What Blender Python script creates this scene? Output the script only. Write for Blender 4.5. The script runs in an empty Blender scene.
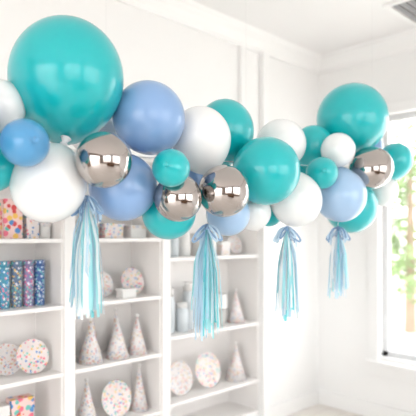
import bpy, bmesh, math, random
from mathutils import Vector, Matrix
random.seed(7)
S = bpy.context.scene
COL = S.collection
S.view_settings.view_transform = 'Standard'
S.view_settings.look = 'None'
S.view_settings.exposure = 0.0

# ---------------------------------------------------------------- materials
def srgb(r, g, b):
    def f(c):
        c /= 255.0
        return c/12.92 if c <= 0.04045 else ((c+0.055)/1.055)**2.4
    return (f(r), f(g), f(b), 1)

def new_mat(name, col, rough=0.5, metal=0.0, coat=0.0, bump=0.0, bscale=40, var=0.0, vscale=6, translucent=0.0):
    m = bpy.data.materials.new(name); m.use_nodes = True
    nt = m.node_tree; b = nt.nodes['Principled BSDF']
    b.inputs['Base Color'].default_value = col
    b.inputs['Roughness'].default_value = rough
    b.inputs['Metallic'].default_value = metal
    b.inputs['Coat Weight'].default_value = coat
    b.inputs['Coat Roughness'].default_value = 0.12
    tc = nt.nodes.new('ShaderNodeTexCoord')
    nz = nt.nodes.new('ShaderNodeTexNoise'); nz.inputs['Scale'].default_value = vscale
    nt.links.new(tc.outputs['Object'], nz.inputs['Vector'])
    if var:
        mx = nt.nodes.new('ShaderNodeMix'); mx.data_type = 'RGBA'
        mx.inputs[6].default_value = tuple(c*(1-var) for c in col[:3])+(1,)
        mx.inputs[7].default_value = tuple(min(1, c*(1+var)) for c in col[:3])+(1,)
        nt.links.new(nz.outputs['Fac'], mx.inputs[0])
        nt.links.new(mx.outputs[2], b.inputs['Base Color'])
    if bump:
        n2 = nt.nodes.new('ShaderNodeTexNoise'); n2.inputs['Scale'].default_value = bscale
        nt.links.new(tc.outputs['Object'], n2.inputs['Vector'])
        bp = nt.nodes.new('ShaderNodeBump'); bp.inputs['Strength'].default_value = bump
        bp.inputs['Distance'].default_value = 0.002
        nt.links.new(n2.outputs['Fac'], bp.inputs['Height'])
        nt.links.new(bp.outputs['Normal'], b.inputs['Normal'])
    if translucent:
        tr = nt.nodes.new('ShaderNodeBsdfTranslucent'); tr.inputs['Color'].default_value = col
        ms = nt.nodes.new('ShaderNodeMixShader'); ms.inputs[0].default_value = translucent
        out = nt.nodes['Material Output']
        nt.links.new(b.outputs[0], ms.inputs[1]); nt.links.new(tr.outputs[0], ms.inputs[2])
        nt.links.new(ms.outputs[0], out.inputs['Surface'])
    return m

WALL = new_mat('wall_paint', (0.89, 0.89, 0.885, 1), 0.6, bump=0.15, bscale=150, var=0.01)
CEIL = new_mat('ceiling_paint', (0.88, 0.87, 0.865, 1), 0.7, bump=0.1, bscale=120, var=0.01)
TRIM = new_mat('trim_paint', (0.9, 0.9, 0.895, 1), 0.35, var=0.01)
SASH = new_mat('sash_backlit_shade', (0.66, 0.67, 0.68, 1), 0.35, var=0.01)  # sash colour greyed to carry its backlit shade
SHELF = new_mat('shelf_paint', (0.87, 0.85, 0.835, 1), 0.4, var=0.015)
GRILL = new_mat('vent_grey', (0.30, 0.30, 0.31, 1), 0.5, var=0.02)
TEAL = new_mat('latex_teal', srgb(4, 180, 186), 0.30, coat=0.5, var=0.03)
BLUE = new_mat('latex_periwinkle', srgb(132, 168, 214), 0.30, coat=0.5, var=0.03)
PALE = new_mat('latex_pale_blue', srgb(162, 194, 227), 0.30, coat=0.5, var=0.03)
DBLU = new_mat('latex_blue', srgb(78, 150, 200), 0.30, coat=0.5, var=0.03)
WHIT = new_mat('latex_white', srgb(234, 237, 238), 0.3, coat=0.5, var=0.01)
CHRM = new_mat('chrome_latex', srgb(182, 176, 173), 0.085, metal=1.0, var=0.04, vscale=10)
R_AQ = new_mat('ribbon_aqua', srgb(180, 236, 240), 0.4, var=0.04, translucent=0.5)
R_TL = new_mat('ribbon_teal', srgb(130, 218, 226), 0.4, var=0.04, translucent=0.5)
R_BL = new_mat('ribbon_blue', srgb(206, 228, 243), 0.4, var=0.04, translucent=0.5)
R_WH = new_mat('ribbon_white', srgb(246, 249, 250), 0.4, var=0.01, translucent=0.45)
R_SL = new_mat('ribbon_slate', srgb(128, 160, 194), 0.4, var=0.05)
PLAS = new_mat('clear_plastic', (0.60, 0.65, 0.68, 1), 0.2, coat=0.5, var=0.03)
GREYW = new_mat('white_card', srgb(226, 225, 223), 0.5, var=0.02)
LEAF = new_mat('leaf_green', srgb(128, 152, 98), 0.5, var=0.3, vscale=3)
BARK = new_mat('bark', srgb(150, 130, 112), 0.8, bump=0.6, bscale=30, var=0.2)
PAVE = new_mat('pavement', srgb(222, 220, 214), 0.8, bump=0.3, var=0.05)
LINE = new_mat('nylon_line', (0.8, 0.8, 0.8, 1), 0.2, var=0.01)
WOOD = new_mat('walnut', srgb(120, 92, 72), 0.4, var=0.3, vscale=4)
BRNZ = new_mat('bronze_frame', srgb(84, 76, 70), 0.4, var=0.05)
TAUPE = new_mat('taupe_paint', srgb(160, 148, 138), 0.6, var=0.03)

def floor_mat():
    m = bpy.data.materials.new('pale_oak'); m.use_nodes = True
    nt = m.node_tree; b = nt.nodes['Principled BSDF']
    tc = nt.nodes.new('ShaderNodeTexCoord')
    br = nt.nodes.new('ShaderNodeTexBrick')
    br.inputs['Scale'].default_value = 1.0
    br.inputs['Brick Width'].default_value = 1.3; br.inputs['Row Height'].default_value = 0.15
    br.inputs['Mortar Size'].default_value = 0.003
    br.inputs['Color1'].default_value = srgb(238, 233, 228)
    br.inputs['Color2'].default_value = srgb(231, 225, 218)
    br.inputs['Mortar'].default_value = srgb(205, 196, 188)
    nt.links.new(tc.outputs['Object'], br.inputs['Vector'])
    nt.links.new(br.outputs['Color'], b.inputs['Base Color'])
    b.inputs['Roughness'].default_value = 0.35
    return m
FLOOR = floor_mat()

def confetti(name, base, cols, scale=55, thr=0.33):
    m = bpy.data.materials.new(name); m.use_nodes = True
    nt = m.node_tree; b = nt.nodes['Principled BSDF']; b.inputs['Roughness'].default_value = 0.4
    tc = nt.nodes.new('ShaderNodeTexCoord')
    v = nt.nodes.new('ShaderNodeTexVoronoi'); v.inputs['Scale'].default_value = scale
    nt.links.new(tc.outputs['Object'], v.inputs['Vector'])
    lt = nt.nodes.new('ShaderNodeMath'); lt.operation = 'LESS_THAN'; lt.inputs[1].default_value = thr
    nt.links.new(v.outputs['Distance'], lt.inputs[0])
    sp = nt.nodes.new('ShaderNodeSeparateColor'); nt.links.new(v.outputs['Color'], sp.inputs[0])
    cr = nt.nodes.new('ShaderNodeValToRGB'); cr.color_ramp.interpolation = 'CONSTANT'
    while len(cr.color_ramp.elements) < len(cols): cr.color_ramp.elements.new(0.5)
    for i, c in enumerate(cols):
        cr.color_ramp.elements[i].position = i/len(cols); cr.color_ramp.elements[i].color = c
    nt.links.new(sp.outputs[0], cr.inputs[0])
    mx = nt.nodes.new('ShaderNodeMix'); mx.data_type = 'RGBA'
    mx.inputs[6].default_value = base
    nt.links.new(lt.outputs[0], mx.inputs[0]); nt.links.new(cr.outputs[0], mx.inputs[7])
    nt.links.new(mx.outputs[2], b.inputs['Base Color'])
    return m
pk, ye, bl, mi, re_, pu = srgb(232,115,138), srgb(236,190,95), srgb(80,140,198), srgb(105,188,178), srgb(215,80,80), srgb(150,120,190)
CF1 = confetti('confetti_pink', srgb(226,216,214), [pk, ye, mi, bl], 60, 0.40)
CF2 = confetti('confetti_pastel', srgb(220,216,215), [srgb(214,140,132), srgb(155,170,195), srgb(205,178,130)], 70, 0.38)
CF3 = confetti('confetti_bright', srgb(235,200,195), [re_, ye, pk, bl, mi], 32, 0.5)
CFB = confetti('confetti_navy', srgb(50,90,148), [srgb(190,210,230), mi, srgb(220,220,225)], 80, 0.42)
CFM = confetti('confetti_mint', srgb(60,140,165), [srgb(225,235,235), bl, pk], 80, 0.42)
CFP = confetti('confetti_lilac', srgb(130,115,158), [srgb(230,230,235), pk, mi], 80, 0.45)
CFG = confetti('confetti_grey', srgb(90,112,142), [srgb(225,225,230), ye, mi], 80, 0.42)

# ---------------------------------------------------------------- mesh helpers
def finish(name, bm, mats, parent=None, smooth=False, bevel=0.0):
    me = bpy.data.meshes.new(name); bm.to_mesh(me); bm.free()
    if not isinstance(mats, (list, tuple)): mats = [mats]
    for m in mats: me.materials.append(m)
    if smooth:
        for p in me.polygons: p.use_smooth = True
    o = bpy.data.objects.new(name, me); COL.objects.link(o)
    if parent: o.parent = parent
    if bevel:
        md = o.modifiers.new('bevel', 'BEVEL'); md.width = bevel; md.segments = 2; md.limit_method = 'ANGLE'
    return o

def add_box(bm, x0, x1, y0, y1, z0, z1, mi=0):
    vs = [bm.verts.new((x, y, z)) for x in (x0, x1) for y in (y0, y1) for z in (z0, z1)]
    for f in ((0,1,3,2),(4,6,7,5),(0,4,5,1),(2,3,7,6),(0,2,6,4),(1,5,7,3)):
        fc = bm.faces.new([vs[i] for i in f]); fc.material_index = mi

def boxes(name, lst, mat, parent=None, bevel=0.0):
    bm = bmesh.new()
    for b in lst: add_box(bm, *b)
    bmesh.ops.recalc_face_normals(bm, faces=bm.faces)
    return finish(name, bm, mat, parent, bevel=bevel)

def add_lathe(bm, prof, seg=32, mi=0, M=None):
    rings = []
    for r, z in prof:
        if r < 1e-6:
            rings.append([bm.verts.new((0, 0, z))])
        else:
            rings.append([bm.verts.new((r*math.cos(2*math.pi*i/seg), r*math.sin(2*math.pi*i/seg), z)) for i in range(seg)])
    if M is not None:
        for rg in rings:
            for v in rg: v.co = M @ v.co
    for a, b in zip(rings, rings[1:]):
        for i in range(seg):
            j = (i+1) % seg
            if len(a) == 1 and len(b) == 1: continue
            if len(a) == 1: f = bm.faces.new((a[0], b[i], b[j]))
            elif len(b) == 1: f = bm.faces.new((a[i], b[0], a[j]))
            else: f = bm.faces.new((a[i], b[i], b[j], a[j]))
            f.material_index = mi; f.smooth = True

def lathe(name, prof, mats, seg=32, loc=(0,0,0), rot=(0,0,0), parent=None):
    bm = bmesh.new(); add_lathe(bm, prof, seg)
    bmesh.ops.recalc_face_normals(bm, faces=bm.faces)
    o = finish(name, bm, mats, parent); o.location = loc; o.rotation_euler = rot
    return o

def empty(name, loc=(0,0,0)):
    e = bpy.data.objects.new(name, None); e.location = loc; e.empty_display_size = 0.1; COL.objects.link(e); return e

# ---------------------------------------------------------------- camera
CAM = Vector((-3.895, -2.636, 1.47))
FWD = Vector((0.6955, 0.7185, 0)).normalized(); RGT = Vector((FWD.y, -FWD.x, 0)); UP = Vector((0, 0, 1))
cd = bpy.data.cameras.new('camera'); cam = bpy.data.objects.new('camera', cd); COL.objects.link(cam)
cam.location = CAM; cam.rotation_euler = (math.radians(90), 0, -math.atan2(FWD.x, FWD.y))
cd.sensor_width = 36; cd.lens = 525/416*36; cd.shift_y = 27/416
cd.clip_start = 0.05
cd.dof.use_dof = True; cd.dof.focus_distance = 2.05; cd.dof.aperture_fstop = 1.8
S.camera = cam

# ---------------------------------------------------------------- room shell
H = 3.0
boxes('floor', [(-6.5, 0.15, -5.5, 0.36, -0.1, 0)], FLOOR)
boxes('ceiling', [(-6.5, 0.15, -5.5, 0.36, H, H+0.1)], CEIL)
OL, OR, OT, OB = -3.45, -0.79, 1.95, 0.10
boxes('wall_back', [(-6.5, OL, 0, 0.36, 0, H), (OR, 0, 0, 0.36, 0, H), (OL, OR, 0, 0.36, OT, H),
                    (OL, OR, 0, 0.36, 0, OB), (OL, OR, 0.33, 0.36, OB, OT)], WALL)
WY0, WY1, WZ0, WZ1 = -2.25, -0.58, 0.50, 2.42
boxes('wall_right', [(0, 0.15, WY1, 0.36, 0, H), (0, 0.15, -5.5, WY0, 0, H),
                     (0, 0.15, WY0, WY1, 0, WZ0), (0, 0.15, WY0, WY1, WZ1, H)], WALL)
# shop front added behind the camera for chrome reflections: low wall, piers, bronze bars
boxes('reflection_wall_front', [(-6.5, 0.15, -5.62, -5.5, 0, 0.55), (-6.5, 0.15, -5.62, -5.5, 2.75, H),
                     (-3.3, -2.8, -5.62, -5.5, 0.55, 2.75), (-6.5, -6.1, -5.62, -5.5, 0.55, 2.75)], TAUPE)
fr = empty('reflection_shopfront', (0, -5.56, 0))
bars = []
for x in (-6.08, -5.15, -4.25, -3.33, -2.77, -1.85, -0.95, -0.02):
    bars.append((x-0.03, x+0.03, -0.04, 0.04, 0.55, 2.75))
boxes('reflection_bars', bars+[(-6.1, -3.3, -0.04, 0.04, 2.15, 2.21), (-2.8, 0.0, -0.04, 0.04, 2.15, 2.21)], BRNZ, fr)
boxes('wall_left', [(-6.62, -6.5, -5.5, -4.2, 0, H), (-6.62, -6.5, -1.2, 0.36, 0, H), (-6.62, -6.5, -4.2, -1.2, 2.5, H)], TAUPE)
cn = empty('reflection_counter', (-3.2, -4.6, 0))  # unseen wood counter added to give the silver balloons brown reflections
boxes('body', [(-0.9, 0.9, -0.28, 0.28, 0, 0.92)], WOOD, cn, 0.004)
boxes('worktop', [(-0.94, 0.94, -0.32, 0.32, 0.92, 0.96)], WOOD, cn, 0.004)
boxes('baseboard_back', [(OR+0.08, -0.02, -0.02, 0, 0, 0.12), (-6.5, -0.83, -0.02, 0, 0, 0.09)], TRIM, bevel=0.004)
boxes('baseboard_right', [(-0.02, 0, -5.5, 0, 0, 0.12)], TRIM, bevel=0.004)
# crown moulding: stepped profile
def crown(name, axis):
    prof = [(0, 0), (0.0, -0.13), (0.015, -0.13), (0.02, -0.10), (0.05, -0.06), (0.085, -0.03), (0.09, -0.015), (0.10, 0)]
    bm = bmesh.new()
    ends = []
    for e in (0, 1):
        ring = []
        for a, z in prof:
            if axis == 'x': p = ((-6.5 if e == 0 else 0), -a, H+z)
            else: p = (-a, (-5.5 if e == 0 else 0), H+z)
            ring.append(bm.verts.new(p))
        ends.append(ring)
    n = len(prof)
    for i in range(n):
        j = (i+1) % n
        bm.faces.new((ends[0][i], ends[0][j], ends[1][j], ends[1][i]))
    bm.faces.new(ends[0]); bm.faces.new(ends[1][::-1])
    bmesh.ops.recalc_face_normals(bm, faces=bm.faces)
    return finish(name, bm, TRIM)
crown('trim_1', 'x'); crown('trim_2', 'y')
# pilaster / edge trims on the back wall
boxes('trim_3', [(OR, OR+0.07, -0.045, 0, 0, H-0.13)], TRIM, bevel=0.004)
boxes('trim_4', [(-1.03, -0.99, -0.03, 0, OT+0.08, H-0.13), (OL-0.06, OR, -0.03, 0, OT, OT+0.08)], TRIM, bevel=0.004)

# window
win = empty('window_1', (0, 0, 0))
c = 0.085
boxes('casing', [(-0.025, 0, WY1, WY1+c, WZ0-0.03, WZ1+c), (-0.025, 0, WY0-c, WY0, WZ0-0.03, WZ1+c),
                 (-0.03, 0, WY0, WY1, WZ1, WZ1+c), (-0.06, 0, WY0-c-0.02, WY1+c+0.02, WZ0-0.06, WZ0-0.03),
                 (-0.025, 0, WY0-c, WY1+c, WZ0-0.15, WZ0-0.06)], TRIM, win, 0.004)
fy = 0.045
ym = (WY0+WY1)/2
boxes('sash', [(0.05, 0.10, WY1-fy, WY1, WZ0, WZ1), (0.05, 0.10, WY0, WY0+fy, WZ0, WZ1),
               (0.05, 0.10, WY0, WY1, WZ0-0.03, WZ0+fy), (0.05, 0.10, WY0, WY1, WZ1-fy, WZ1),
               (0.05, 0.10, ym-0.03, ym+0.03, WZ0, WZ1)], SASH, win, 0.003)
gm = bpy.data.materials.new('window_glass'); gm.use_nodes = True
nt = gm.node_tree; nt.nodes.clear()
o_ = nt.nodes.new('ShaderNodeOutputMaterial'); mxs = nt.nodes.new('ShaderNodeMixShader')
t_ = nt.nodes.new('ShaderNodeBsdfTransparent'); g_ = nt.nodes.new('ShaderNodeBsdfGlossy'); g_.inputs['Roughness'].default_value = 0.02
mxs.inputs[0].default_value = 0.06
nt.links.new(t_.outputs[0], mxs.inputs[1]); nt.links.new(g_.outputs[0], mxs.inputs[2]); nt.links.new(mxs.outputs[0], o_.inputs[0])
boxes('glass', [(0.073, 0.077, WY0+fy, WY1-fy, WZ0+fy, WZ1-fy)], gm, win)

# ceiling air vent
vent = empty('ceiling_vent', (-0.40, -1.18, H))
hv = 0.24
bx = [(-hv, hv, -hv, -hv+.035, -0.02, 0), (-hv, hv, hv-.035, hv, -0.02, 0), (-hv, -hv+.035, -hv+.035, hv-.035, -0.02, 0), (hv-.035, hv, -hv+.035, hv-.035, -0.02, 0)]
boxes('frame', bx, TRIM, vent, 0.003)
boxes('louvres', [(-hv+.035, hv-.035, -0.205+i*0.052, -0.205+i*0.052+0.034, -0.014, -0.002) for i in range(8)], GRILL, vent)

# built-in shelving
D1, D2, D3, D4 = -2.45, -2.385, -1.755, -1.69
th = 0.022
def shelf_unit(x0, x1, hs):
    l = [(x0, x1, 0.0, 0.33, z-th, z) for z in hs]
    l += [(x0, x0+0.012, 0.012, 0.33, OB, OT), (x1-0.012, x1, 0.012, 0.33, OB, OT),
          (x0, x1, 0.32, 0.33, OB, OT), (x0, x1, 0.0, 0.32, OT-0.02, OT), (x0, x1, 0, 0.32, OB, OB+0.02)]
    return l
H12 = [1.45, 1.08, 0.71, 0.34]; H3 = [1.32, 0.80, 0.36]
boxes('built_in_shelf', shelf_unit(OL, D1, H12)+shelf_unit(D2, D3, H12)+shelf_unit(D4, OR, H3)+
      [(D1, D2, -0.008, 0.33, OB, OT), (D3, D4, -0.008, 0.33, OB, OT)], SHELF, bevel=0.0015)

# ---------------------------------------------------------------- shelf goods
def plate(x, y, shelf, r, mat):
    pr = [(0, 0.0), (r*0.68, 0.0), (r*0.74, 0.003), (r*0.97, 0.014), (r, 0.015), (r, 0.013), (r*0.76, 0.0), (r*0.68, -0.003), (0, -0.003)]
    a = math.radians(75)
    return lathe('paper_plate', pr, mat, 40, (x, y, shelf + r*math.sin(a)+0.004), (a, 0, 0))
def hat(x, y, shelf, r, h, mat):
    bm = bmesh.new()
    add_lathe(bm, [(r*0.97, 0), (r, 0), (r*0.5, h*0.5), (0.003, h), (0, h)], 32)
    n = 26
    for i in range(n):   # fringed pompom
        v = Vector((random.gauss(0,1), random.gauss(0,1), random.gauss(0,1))).normalized()*0.014
        M = Matrix.Translation(Vector((0, 0, h+0.004))+v*0.5)
        add_lathe(bm, [(0, 0.006), (0.005, 0.003), (0.006, 0), (0.005, -0.003), (0, -0.006)], 6, 1, M)
    bmesh.ops.recalc_face_normals(bm, faces=bm.faces)
    o = finish('party_hat', bm, [mat, GREYW]); o.location = (x, y, shelf+0.001); return o
def tube(x, y, shelf, r, h, mat):
    bm = bmesh.new()
    add_lathe(bm, [(0, 0), (r*0.98, 0), (r, 0.003), (r, h*0.86)], 32, 0)
    add_lathe(bm, [(r, h*0.86), (r*1.06, h*0.86), (r*1.06, h-0.004), (r, h), (0, h)], 32, 1)
    bmesh.ops.recalc_face_normals(bm, faces=bm.faces)
    o = finish('confetti_tube', bm, [mat, mat]); o.location = (x, y, shelf+0.001); return o
def gbox(name, x, y, shelf, w, d, h, mat, lidmat, rz=0):
    bm = bmesh.new()
    add_box(bm, -w/2, w/2, -d/2, d/2, 0, h*0.75, 0)
    add_box(bm, -w/2-0.004, w/2+0.004, -d/2-0.004, d/2+0.004, h*0.75, h, 1)
    bmesh.ops.recalc_face_normals(bm, faces=bm.faces)
    o = finish(name, bm, [mat, lidmat], bevel=0.002); o.location = (x, y, shelf+0.001); o.rotation_euler.z = rz; return o
def jar(x, y, shelf, r, h, mat, lid=GREYW):
    bm = bmesh.new()
    add_lathe(bm, [(0, 0), (r*0.9, 0), (r, 0.006), (r, h*0.72), (r*0.8, h*0.82)], 28, 0)
    add_lathe(bm, [(r*0.8, h*0.82), (r*0.86, h*0.82), (r*0.86, h*0.98), (r*0.8, h), (0, h)], 28, 1)
    bmesh.ops.recalc_face_normals(bm, faces=bm.faces)
    o = finish('favor_jar', bm, [mat, lid]); o.location = (x, y, shelf+0.001); return o
def cups(x, y, shelf, r, h, n, mat):
    pr = [(0, 0), (r*0.75, 0)]
    pr.append((r*0.97, h))
    for i in range(n):
        pr += [(r, h+i*0.014), (r*1.03, h+i*0.014+0.004), (r, h+i*0.014+0.007), (r*0.96, h+i*0.014+0.009)]
    pr += [(r*0.9, h+n*0.014), (r*0.7, 0.01+n*0.014), (0, 0.01+n*0.014)]
    return lathe('paper_cup_stack', pr, mat, 28, (x, y, shelf+0.001))

s1, s2, s3, s4 = H12
# unit 1
gbox('gift_box', -2.70, 0.13, s1, 0.10, 0.10, 0.21, CF3, CF3)
gbox('gift_box', -2.59, 0.13, s1, 0.07, 0.10, 0.13, CF1, CF1)
gbox('gift_box', -2.51, 0.14, s1, 0.06, 0.08, 0.09, GREYW, CF2)
for x, m in zip((-2.735, -2.667, -2.60, -2.535), (CFM, CFG, CFP, CFB)):
    tube(x, 0.12, s2, 0.029, 0.25, m)
tube(-2.81, 0.14, s2, 0.029, 0.25, CFB)
plate(-2.70, 0.17, s3, 0.085, CF2); plate(-2.585, 0.11, s3, 0.093, CF1)
gbox('gift_box', -2.645, 0.12, s4, 0.12, 0.07, 0.25, CF3, CF3)
gbox('gift_box', -2.76, 0.13, s4, 0.08, 0.08, 0.23, CF1, GREYW)
hat(-2.86, 0.12, s3, 0.06, 0.2, CF1)
plate(-3.0, 0.13, s2, 0.09, CF1)
# unit 2
gbox('gift_box', -2.06, 0.14, s1, 0.13, 0.10, 0.09, CF1, CF1)
gbox('gift_box', -2.22, 0.14, s1, 0.10, 0.09, 0.11, CF2, GREYW)
gbox('gift_box', -1.87, 0.14, s1, 0.12, 0.09, 0.08, GREYW, CF2)
gbox('gift_box', -2.28, 0.13, s2, 0.08, 0.08, 0.10, CF1, GREYW)
plate(-2.10, 0.18, s2, 0.082, CF2); plate(-1.88, 0.16, s2, 0.088, CF1)
gbox('gift_box', -1.985, 0.07, s2, 0.10, 0.07, 0.055, GREYW, GREYW)
hat(-2.215, 0.11, s3, 0.078, 0.25, CF2); hat(-2.03, 0.10, s3, 0.075, 0.23, CF2)
hat(-1.88, 0.10, s3, 0.068, 0.24, CF2); hat(-2.13, 0.24, s3, 0.058, 0.27, CF1); hat(-1.945, 0.24, s3, 0.058, 0.27, CF2)
hat(-2.31, 0.21, s3, 0.055, 0.2, CF1)
hat(-2.235, 0.12, s4, 0.07, 0.26, CF2); plate(-2.03, 0.12, s4, 0.11, CF1); hat(-1.85, 0.12, s4, 0.062, 0.28, CF2)
# unit 3
t1, t2, t3 = H3
jar(-1.56, 0.13, t1, 0.045, 0.17, PLAS); jar(-1.44, 0.15, t1, 0.05, 0.2, GREYW)
gbox('gift_box', -1.25, 0.14, t1, 0.16, 0.1, 0.16, GREYW, GREYW); plate(-0.92, 0.15, t1, 0.075, CF2)
gbox('gift_box', -1.08, 0.12, t1, 0.09, 0.08, 0.10, CF2, GREYW)
jar(-1.58, 0.14, t2, 0.04, 0.30, PLAS); jar(-1.48, 0.12, t2, 0.045, 0.20, PLAS); jar(-1.38, 0.16, t2, 0.045, 0.33, PLAS)
gbox('gift_box', -1.20, 0.20, t2, 0.12, 0.08, 0.30, PLAS, GREYW)
cups(-1.27, 0.09, t2, 0.042, 0.10, 3, CFM); cups(-1.08, 0.13, t2, 0.045, 0.12, 8, GREYW)
hat(-0.93, 0.12, t2, 0.075, 0.24, CF2)
plate(-1.50, 0.13, t3, 0.115, CF2); plate(-1.23, 0.13, t3, 0.125, CF1)
hat(-0.93, 0.12, t3, 0.085, 0.27, CF2)

# display counter bottom right
dc = empty('display_counter', (-0.94, -1.32, 0))
boxes('carcass', [(0.03, 0.6, -0.95, -0.02, 0.08, 0.68), (0.06, 0.57, -0.92, -0.06, 0, 0.08)], TRIM, dc, 0.004)
boxes('top', [(0, 0.63, -1.0, 0.0, 0.68, 0.715)], TRIM, dc, 0.005)
boxes('door_panels', [(0.018, 0.03, -0.93, -0.50, 0.11, 0.65), (0.018, 0.03, -0.47, -0.04, 0.11, 0.65)], SHELF, dc, 0.003)

# ---------------------------------------------------------------- balloon garland
def balloon_mesh(name, R, mat, k=1.0):
    prof = []
    n = 30
    for i in range(n):
        ph = math.pi*i/n*0.965
        z = math.cos(ph)
        r = math.sin(ph)
        if z < 0:
            z *= 1+0.12*z*z
            r *= 1-0.05*z*z
        prof.append((max(r, 0)*R, z*R*k))
    zb = prof[-1][1]
    q = min(R, 0.13)
    prof += [(q*0.075, zb-q*0.05), (q*0.06, zb-q*0.08), (q*0.10, zb-q*0.105), (q*0.11, zb-q*0.13), (q*0.06, zb-q*0.16),
             (q*0.09, zb-q*0.22), (q*0.14, zb-q*0.30), (q*0.15, zb-q*0.315), (q*0.12, zb-q*0.31), (0, zb-q*0.2)]
    bm = bmesh.new(); add_lathe(bm, prof, 48)
    bmesh.ops.recalc_face_normals(bm, faces=bm.faces)
    return finish(name, bm, mat)

def base_depth(x): return 1.0/(0.571-0.22*(x-67)/303.0)
# (px, py, r_px, mat, depth offset, elongation, knot toward viewer)
B = [
 (67, 79, 56, TEAL, 0.06, 1.06, 0), (0, 106, 25, WHIT, 0.12, 1.05, 0), (25, 143, 24, DBLU, -0.10, 1.0, 1),
 (-8, 166, 25, TEAL, 0.02, 1.05, 0), (49, 184, 37, WHIT, 0.02, 1.06, 0), (104, 160, 28, CHRM, -0.16, 1.03, 0),
 (149, 118, 36, BLUE, 0.02, 1.02, 0), (123, 187, 34, BLUE, 0.06, 1.0, 0), (171, 168, 19, TEAL, -0.18, 1.0, 1),
 (201, 139, 30, WHIT, 0.02, 1.08, 0), (178, 198, 24, CHRM, -0.14, 1.0, 0), (169, 213, 27, TEAL, 0.06, 0.95, 0),
 (224, 191, 26, CHRM, -0.16, 1.03, 0), (225, 131, 29, TEAL, 0.22, 1.08, 0), (266, 171, 34, TEAL, -0.08, 1.0, 0),
 (281, 144, 25, WHIT, 0.14, 0.98, 0), (228, 214, 22, PALE, 0.06, 1.0, 0), (252, 212, 19, WHIT, 0.12, 1.0, 0),
 (296, 200, 26, WHIT, 0.0, 1.04, 0), (313, 147, 20, TEAL, 0.2, 1.08, 0), (322, 173, 16, TEAL, -0.08, 1.0, 1),
 (338, 150, 17, WHIT, 0.05, 1.0, 0), (340, 195, 26, PALE, -0.02, 1.05, 0), (352, 119, 35, TEAL, 0.12, 1.0, 0),
 (371, 168, 22, CHRM, -0.14, 0.92, 0), (351, 207, 26, TEAL, 0.18, 1.0, 0), (395, 161, 17, TEAL, 0.05, 1.05, 0),
 (383, 191, 15, WHIT, 0.1, 1.0, 0), (269, 212, 14, TEAL, 0.2, 1.05, 0), (92, 128, 26, WHIT, 0.3, 1.0, 0),
 (188, 178, 22, BLUE, 0.25, 1.0, 0), (304, 172, 22, TEAL, 0.3, 1.0, 0), (365, 150, 18, BLUE, 0.35, 1.0, 0),
 (-45, 120, 40, BLUE, 0.05, 1.0, 0), (-50, 190, 32, WHIT, 0.0, 1.0, 0), (-90, 150, 45, TEAL, 0.05, 1.0, 0),
]
rays = []; dep = []
for b in B:
    rays.append(FWD + RGT*((b[0]-208)/525) + UP*((235-b[1])/525))
    dep.append(base_depth(b[0])+b[4])
F = 0.90
for it in range(400):
    for i in range(len(B)):
        for j in range(i+1, len(B)):
            Pi, Pj = rays[i]*dep[i], rays[j]*dep[j]
            ri, rj = B[i][2]*dep[i]/525, B[j][2]*dep[j]/525
            g = F*(ri+rj)-(Pi-Pj).length
            if g > 0.001:
                s = 1 if dep[i]+B[i][4]*0.3 >= dep[j]+B[j][4]*0.3 else -1
                dep[i] += s*g*0.25; dep[j] -= s*g*0.25
gar = empty('balloon_garland', tuple(CAM+rays[14]*dep[14]))
bpy.context.view_layer.update()
Gi = gar.location.copy()
for i, b in enumerate(B):
    P = CAM+rays[i]*dep[i]; R = b[2]*dep[i]/525
    nm = {TEAL:'teal_balloon', BLUE:'periwinkle_balloon', PALE:'pale_blue_balloon', DBLU:'blue_balloon', WHIT:'white_balloon', CHRM:'silver_balloon'}[b[3]]
    o = balloon_mesh(nm, R, b[3], b[5])
    # neck direction : toward the garland spine behind, or toward the room
    ysp = 150+22*(b[0]/400.0)
    if b[6]:
        nd = (-rays[i].normalized()*0.8 + UP*0.1 + RGT*random.uniform(-0.3, 0.3)).normalized()
    elif b[5] > 1.03:
        nd = (UP*(-0.9 if b[1] < ysp else 0.9) + FWD*0.35 + RGT*random.uniform(-0.25, 0.25)).normalized()
    else:
        nd = (UP*(-0.6 if b[1] < ysp else 0.6) + FWD*0.8 + RGT*random.uniform(-0.4, 0.4)).normalized()
    o.rotation_euler = nd.to_track_quat('-Z', 'Y').to_euler()
    o.parent = gar; o.location = P-Gi
# spine cord + hanging lines to the ceiling
def curve(name, pts, r, mat, parent=None, off=Vector((0,0,0))):
    cu = bpy.data.curves.new(name, 'CURVE'); cu.dimensions = '3D'; cu.bevel_depth = r; cu.bevel_resolution = 1
    sp = cu.splines.new('POLY'); sp.points.add(len(pts)-1)
    for k_, p in enumerate(pts): sp.points[k_].co = (*(Vector(p)-off), 1)
    cu.materials.append(mat)
    o = bpy.data.objects.new(name, cu); COL.objects.link(o)
    if parent: o.parent = parent
    return o
sp = []
for x in range(-90, 400, 14):
    y = 150+20*(x/400.0)
    sp.append(CAM+(FWD+RGT*((x-208)/525)+UP*((235-y)/525))*(base_depth(x)+0.16))
curve('spine_cord', sp, 0.002, LINE, gar, Gi)
for k_ in (3, 14, 24, 33):
    p = sp[k_]; curve('hanging_line', [p, Vector((p.x, p.y, H))], 0.0004, LINE, gar, Gi)

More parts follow.
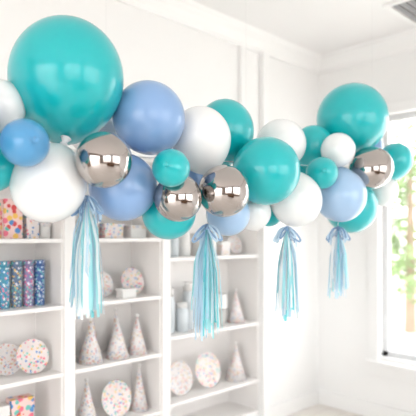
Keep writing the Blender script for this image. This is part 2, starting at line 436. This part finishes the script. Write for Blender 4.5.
# ---------------------------------------------------------------- ribbon tassels
def tassel(px, py, L, depth, W):
    top = CAM + (FWD+RGT*((px-208)/525)+UP*((235-py)/525))*depth
    bm = bmesh.new()
    def strip(pts, w, nrm, mi):
        prev = None
        for k_, p in enumerate(pts):
            d = (pts[min(k_+1, len(pts)-1)]-pts[max(k_-1, 0)]).normalized()
            sd = d.cross(nrm)
            sd = sd.normalized() if sd.length > 1e-4 else Vector((1, 0, 0))
            a, b = bm.verts.new(p-sd*w/2), bm.verts.new(p+sd*w/2)
            if prev:
                f = bm.faces.new((prev[0], prev[1], b, a)); f.material_index = mi; f.smooth = True
            prev = (a, b)
    for i in range(70):
        an = random.uniform(0, 2*math.pi); rad = math.sqrt(random.random())
        ox, oy = math.cos(an)*rad*W, math.sin(an)*rad*W
        ln = L*random.uniform(0.82, 1.0) if i % 4 else L*random.uniform(0.6, 0.82)
        ph = random.uniform(0, 6.28); amp = random.uniform(0.001, 0.005); fq = random.uniform(1.0, 2.2)
        pts = []
        for k_ in range(15):
            u = k_/14
            sp_ = min(1, (u*2.4))**0.8*(0.62+0.38*u)
            pts.append(Vector((ox*sp_+amp*math.sin(fq*6*u+ph)*u*1.5, oy*sp_+amp*math.cos(fq*5*u+ph)*u*1.5, -ln*u)))
        na = an+random.uniform(-0.8, 0.8)
        strip(pts, random.uniform(0.007, 0.012), Vector((math.cos(na), math.sin(na), 0)), random.choice([0, 0, 1, 2, 2, 2, 3, 3, 3]))
    # slate-blue bow: drooping loops and short tails at the top
    for i in range(8):
        an = i*2*math.pi/8+random.uniform(-0.3, 0.3)
        d = Vector((math.cos(an), math.sin(an), 0)); ll = 0.05*random.uniform(0.9, 1.35)
        pts = []
        for k_ in range(13):
            t = k_/12*math.pi*2
            pts.append(d*(ll*0.5*(1-math.cos(t))) + Vector((0, 0, -ll*0.9*(1-math.cos(t))*0.5+ll*0.25*math.sin(t))))
        strip(pts, 0.009, d.cross(UP)*1.0, 4 if i % 3 else 2)
    for i in range(10):
        an = random.uniform(0, 6.28); d = Vector((math.cos(an), math.sin(an), 0)); ll = 0.05*random.uniform(0.7, 1.1)
        dr = random.uniform(0.05, 0.09)
        pts = [d*ll*math.sin(u*1.4) + Vector((0, 0, 0.006*math.sin(u*3)-dr*u*u)) for u in [k_/8 for k_ in range(9)]]
        strip(pts, 0.009, d.cross(UP), 4 if i % 3 == 0 else 2)
    # binding knot and hanging loop
    add_lathe(bm, [(0, 0.010), (0.008, 0.008), (0.010, 0), (0.009, -0.010), (0.006, -0.018), (0, -0.018)], 14, 4)
    add_lathe(bm, [(0.0012, 0.0), (0.0012, 0.05), (0, 0.05)], 6, 3)
    o = finish('ribbon_tassel', bm, [R_AQ, R_TL, R_BL, R_WH, R_SL]); o.location = top
    return o
tassel(87, 198, 0.42, 1.80, 0.064)
tassel(207, 226, 0.455, 2.10, 0.064)
tassel(287, 228, 0.43, 2.42, 0.058)
tassel(338, 228, 0.365, 2.70, 0.054)

# ---------------------------------------------------------------- outdoors
boxes('ground_outside', [(0.15, 30, -14, 20, -0.25, -0.15)], PAVE)
def tree(x, y, h, r, n=2600):
    bm = bmesh.new()
    add_lathe(bm, [(0.10, 0), (0.075, h*0.35), (0.05, h*0.7), (0, h*0.9)], 10, 1)
    cl = [(Vector((random.uniform(-r, r)*0.7, random.uniform(-r, r)*0.7, h*0.6+random.uniform(-r, r)*1.1)), r*random.uniform(0.3, 0.5)) for _ in range(18)]
    for i in range(n):
        c_, cr_ = random.choice(cl)
        v = Vector((random.gauss(0,1), random.gauss(0,1), random.gauss(0,1))).normalized()*cr_*random.uniform(0.6, 1)
        p = c_+v
        a = Vector((random.uniform(-1,1), random.uniform(-1,1), random.uniform(-1,1))).normalized()
        b_ = a.orthogonal().normalized(); s = random.uniform(0.05, 0.09)
        bm.faces.new([bm.verts.new(p+a*s), bm.verts.new(p+b_*s*0.5), bm.verts.new(p-a*s), bm.verts.new(p-b_*s*0.5)])
    o = finish('tree', bm, [LEAF, BARK]); o.location = (x, y, -0.15); return o
tree(4.6, 1.3, 3.4, 1.1, 3000); tree(7.5, 3.8, 4.6, 1.4, 3000); tree(8.0, -0.2, 4.6, 1.4, 3000)

# ---------------------------------------------------------------- world + lights
w = bpy.data.worlds.new('world'); S.world = w; w.use_nodes = True
nt = w.node_tree; bg = nt.nodes['Background']
tc = nt.nodes.new('ShaderNodeTexCoord'); sx = nt.nodes.new('ShaderNodeSeparateXYZ')
nt.links.new(tc.outputs['Generated'], sx.inputs[0])
cr = nt.nodes.new('ShaderNodeValToRGB')
cr.color_ramp.elements[0].position = 0.42; cr.color_ramp.elements[0].color = (0.55, 0.51, 0.48, 1)
cr.color_ramp.elements[1].position = 0.54; cr.color_ramp.elements[1].color = (1.0, 1.0, 1.0, 1)
mp = nt.nodes.new('ShaderNodeMapRange'); mp.inputs[1].default_value = -1; mp.inputs[2].default_value = 1
nt.links.new(sx.outputs[2], mp.inputs[0]); nt.links.new(mp.outputs[0], cr.inputs[0])
nt.links.new(cr.outputs[0], bg.inputs[0]); bg.inputs[1].default_value = 5.3
